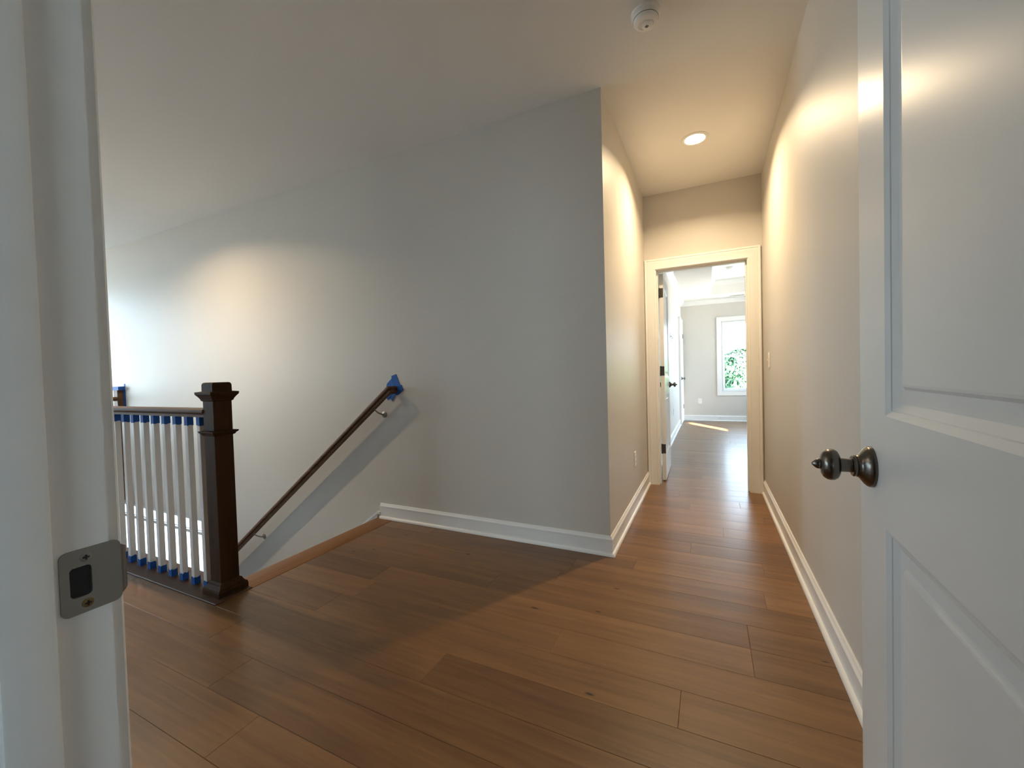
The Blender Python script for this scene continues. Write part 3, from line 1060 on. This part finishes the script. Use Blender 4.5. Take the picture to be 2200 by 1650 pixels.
def recessed(x, y, label, watts, lens_strength=None):
    r_ = tag(empty('recessed_light', (x, y, ZC)), label, 'light')
    dn = Matrix.Translation((x, y, ZC)) @ Matrix.Rotation(math.pi, 4, 'X')
    ring = bmesh.new()
    prof = [(0.0002, .092), (.003, .092), (.006, .088), (.007, .080), (.0065, .072), (.004, .068), (.0002, .068)]
    seg = 40
    rows = [[ring.verts.new((r * math.cos(2 * math.pi * i / seg), r * math.sin(2 * math.pi * i / seg), h)) for i in range(seg)] for h, r in prof]
    for k in range(len(rows)):
        A_, B_ = rows[k], rows[(k + 1) % len(rows)]
        for i in range(seg):
            j = (i + 1) % seg
            ring.faces.new((A_[i], A_[j], B_[j], B_[i]))
    bmesh.ops.transform(ring, matrix=dn, verts=list(ring.verts))
    obj('trim_ring', ring, M['plastic'], r_, smooth=40)
    obj('lens', lathe([(.0005, .0685), (.0030, .0685), (.0038, .060), (.0040, 0)], 40, dn), M['lens'], r_, smooth=40)
    L = bpy.data.lights.new('lamp', 'AREA')
    L.shape = 'DISK'
    L.size = 0.055
    L.energy = watts
    L.spread = math.radians(146)
    L.color = (1.0, 0.76, 0.47)
    lo = bpy.data.objects.new('lamp', L)
    lo.location = (x, y, ZC - .010)
    COL.objects.link(lo)
    lo.parent = r_
    lo.matrix_parent_inverse = rootmat(r_).inverted()
    return r_


recessed(-0.063, 3.277, 'lit round recessed light in the hall ceiling', HALL_CAN)
recessed(-4.15, 1.40, 'lit round recessed light in the ceiling above the stairwell', STAIR_CAN)

SX, SY = -0.238, 2.036
sm = tag(empty('smoke_detector', (SX, SY, ZC)), 'round white smoke detector on the ceiling at the top of the photo', 'detector')
dn = Matrix.Translation((SX, SY, ZC)) @ Matrix.Rotation(math.pi, 4, 'X')
obj('base', lathe([(0.0003, .066), (.010, .066), (.011, .063), (.011, .060)], 40, dn), M['plastic'], sm, smooth=35)
obj('body', lathe([(.010, .0605), (.014, .0605), (.015, .0585), (.036, .0545), (.043, .050), (.046, .043), (.046, .036), (.043, .033), (.043, .020), (.043, 0)], 40, dn), M['plastic'], sm, smooth=30)
dn2 = Matrix.Translation((SX + .006, SY + .012, ZC)) @ Matrix.Rotation(math.pi, 4, 'X')
obj('sensor_cap', lathe([(.042, .0245), (.050, .0235), (.0515, .020), (.0515, 0)], 32, dn2), M['plastic'], sm, smooth=35)
bm = bmesh.new()
for i in range(-2, 3):
    w_ = .009 - abs(i) * .003
    bx(bm, SX + .003 + i * .0034 - .0012, SX + .003 + i * .0034 + .0012, SY + .010 - w_, SY + .010 + w_, ZC - .0524, ZC - .0512)
g_ = obj('grille', bm, M['black'], sm)
g_['label'] = 'small dark slotted grille'
obj('seam', lathe([(.0285, .0568), (.0300, .0568), (.0300, .0545), (.0285, .0545)], 40, dn), M['black'], sm)

sm2 = tag(empty('smoke_detector', (0.355, 7.92, ZT)), 'small white detector on the raised bedroom ceiling seen through the doorway', 'detector')
dn = Matrix.Translation((0.355, 7.92, ZT)) @ Matrix.Rotation(math.pi, 4, 'X')
obj('base', lathe([(0.0003, .068), (.010, .068), (.011, .062)], 24, dn), M['plastic'], sm2, smooth=35)
obj('body', lathe([(.010, .060), (.034, .055), (.042, .048), (.044, .030), (.044, 0)], 24, dn), M['plastic'], sm2, smooth=35)
vent = tag(empty('air_vent', (0.53, 9.25, ZS)), 'white slotted air vent in the bedroom ceiling edge', 'vent')
bm = bmesh.new()
frame_sweep(bm, 0.40, 0.66, 9.21, 9.29, [(0, 0.0003), (0, .006), (.02, .006), (.022, .0003)], lambda u, v, b: (u, v, ZS - b), True)
obj('frame', bm, M['plastic'], vent)
for i in range(5):
    y = 9.218 + i * .016
    obj('slat', box(0.402, 0.658, y - .004, y + .004, ZS - .005, ZS - .002), M['satin'], vent)


# ------------------------------------------------------------------ switches and outlets
def wall_plate(name, f, u, z, label, cat, kind):
    """f(u, z, d): d out of the wall."""
    p = Vector(f(u, z, 0))
    r_ = tag(empty(name, p), label, cat)
    bm = bmesh.new()
    loops = [[bm.verts.new(f(u + du * (.0355 - i), z + dz * (.058 - i), d)) for du, dz in ((-1, -1), (1, -1), (1, 1), (-1, 1))] for i, d in ((0, 0.0005), (0, .004), (.003, .0062))]
    for A_, B_ in zip(loops, loops[1:]):
        for i in range(4):
            j = (i + 1) % 4
            bm.faces.new((A_[i], A_[j], B_[j], B_[i]))
    bm.faces.new(loops[-1])
    obj('plate', bm, M['plastic'], r_)

    def brick(nm, u0, u1, z0, z1, d0, d1, mat):
        bm = bmesh.new()
        c = [bm.verts.new(f(a, b, d)) for d in (d0, d1) for a, b in ((u0, z0), (u1, z0), (u1, z1), (u0, z1))]
        for q in ((0, 1, 2, 3), (4, 5, 6, 7), (0, 1, 5, 4), (1, 2, 6, 5), (2, 3, 7, 6), (3, 0, 4, 7)):
            bm.faces.new([c[i] for i in q])
        return obj(nm, bm, mat, r_)
    if kind == 'toggle':
        brick('toggle', u - .005, u + .005, z - .004, z + .012, .006, .017, M['plastic'])
        for dz in (-.030, .030):
            brick('screw', u - .003, u + .003, z + dz - .003, z + dz + .003, .006, .0072, M['satin'])
    else:
        for dz in (-.020, .020):
            brick('socket', u - .0165, u + .0165, z + dz - .0135, z + dz + .0135, .006, .0078, M['plastic'])
            for du in (-.006, .006):
                brick('slot', u + du - .001, u + du + .001, z + dz - .004, z + dz + .005, .0077, .0081, M['black'])
    return r_


wall_plate('light_switch', lambda u, z, d: (XR - d, u, z), 3.742, 1.150, 'white toggle switch on the right hall wall by the doorway', 'switch', 'toggle')
wall_plate('wall_outlet', lambda u, z, d: (XL + d, u, z), 3.360, 0.392, 'white outlet low on the left hall wall', 'outlet', 'outlet')
wall_plate('wall_outlet', lambda u, z, d: (u, YB1 - d, z), -0.168, 0.412, 'white outlet on the far bedroom wall left of the window', 'outlet', 'outlet')
wall_plate('wall_outlet', lambda u, z, d: (XBL + d, u, z), 7.2, 0.40, 'white outlet on the left bedroom wall beyond the open door', 'outlet', 'outlet')
wall_plate('light_switch', lambda u, z, d: (XBL + d, u, z), 6.75, 1.60, 'white control plate high on the left bedroom wall, nearer one', 'switch', 'toggle')
wall_plate('light_switch', lambda u, z, d: (XBL + d, u, z), 7.05, 1.60, 'white control plate high on the left bedroom wall, farther one', 'switch', 'toggle')
ds = tag(empty('door_stop', (0.20, YB1 - .015, 0.06)), 'tiny metal door stop on the far bedroom baseboard', 'door stop')
obj('spring', lathe([(0, .010), (.004, .010), (.006, .0055), (.060, .0050)], 14, axis_mat((0.20, YB1 - .0145, .06), (0, -1, 0))), M['satin'], ds, smooth=40)
obj('tip', lathe([(.059, .0075), (.070, .0075), (.073, .005), (.073, 0)], 14, axis_mat((0.20, YB1 - .0145, .06), (0, -1, 0))), M['plastic'], ds, smooth=40)

# ------------------------------------------------------------------ outside
# added house-shaped blocker, unseen: keeps low sun off the loft and camera-room windows
bm = box(-9, 8.5, -17, -9, -3.1, 3.2)
rf_ = [bm.verts.new(p) for p in ((-9.4, -8.6, 3.2), (8.9, -8.6, 3.2), (8.9, -17.4, 3.2), (-9.4, -17.4, 3.2), (-9.4, -13, 6.4), (8.9, -13, 6.4))]
for q in ((0, 1, 5, 4), (2, 3, 4, 5), (1, 2, 5), (3, 0, 4), (3, 2, 1, 0)):
    bm.faces.new([rf_[i] for i in q])
struct('sun_blocker', bm, M['drywall'])
bm = box(-60, 60, -60, 80, -3.35, -3.1)
struct('ground', bm, M['ground'], 'pale ground outside the windows')


def tree(x, y, zc, r, label, n=9000, seed=1):
    rr = random.Random(seed)
    t_ = tag(empty('tree', (x, y, -3.1)), label, 'tree', 'trees beyond the bedroom window')
    obj('trunk', tube([(x, y, -3.1), (x + .05, y, -1.5), (x, y, zc)], [.22, .17, .09], 10), M['bark'], t_, smooth=60)
    lobes = [(Vector((x, y, zc)), r * .72)]
    for i in range(12):
        d = Vector((rr.gauss(0, 1), rr.gauss(0, 1), rr.gauss(0, .9))).normalized()
        lobes.append((Vector((x, y, zc)) + d * r * rr.uniform(.45, .68), r * rr.uniform(.30, .42)))
    verts, faces = [], []
    for i in range(n):
        c, q = rr.choice(lobes)
        d = Vector((rr.gauss(0, 1), rr.gauss(0, 1), rr.gauss(0, 1))).normalized()
        p = c + d * q * (rr.random() ** .25)
        a = Vector((rr.gauss(0, 1), rr.gauss(0, 1), rr.gauss(0, 1))).normalized()
        b_ = a.cross(d + Vector((.01, .02, .03))).normalized()
        s = rr.uniform(.07, .13)
        k = len(verts)
        verts += [p - a * s, p + b_ * s * .5, p + a * s, p - b_ * s * .5]
        faces.append((k, k + 1, k + 2, k + 3))
    me = bpy.data.meshes.new('foliage')
    me.from_pydata(verts, [], faces)
    me.materials.append(M['leaf'])
    o = bpy.data.objects.new('foliage', me)
    COL.objects.link(o)
    o.parent = t_
    o.matrix_parent_inverse = rootmat(t_).inverted()
    o['kind'] = 'stuff'


tree(1.80, 20.0, 0.22, 2.10, 'round green tree nearest the bedroom window', 42000, 3)
tree(4.9, 25.0, 0.3, 2.6, 'taller green tree behind the nearest one', 9000, 8)
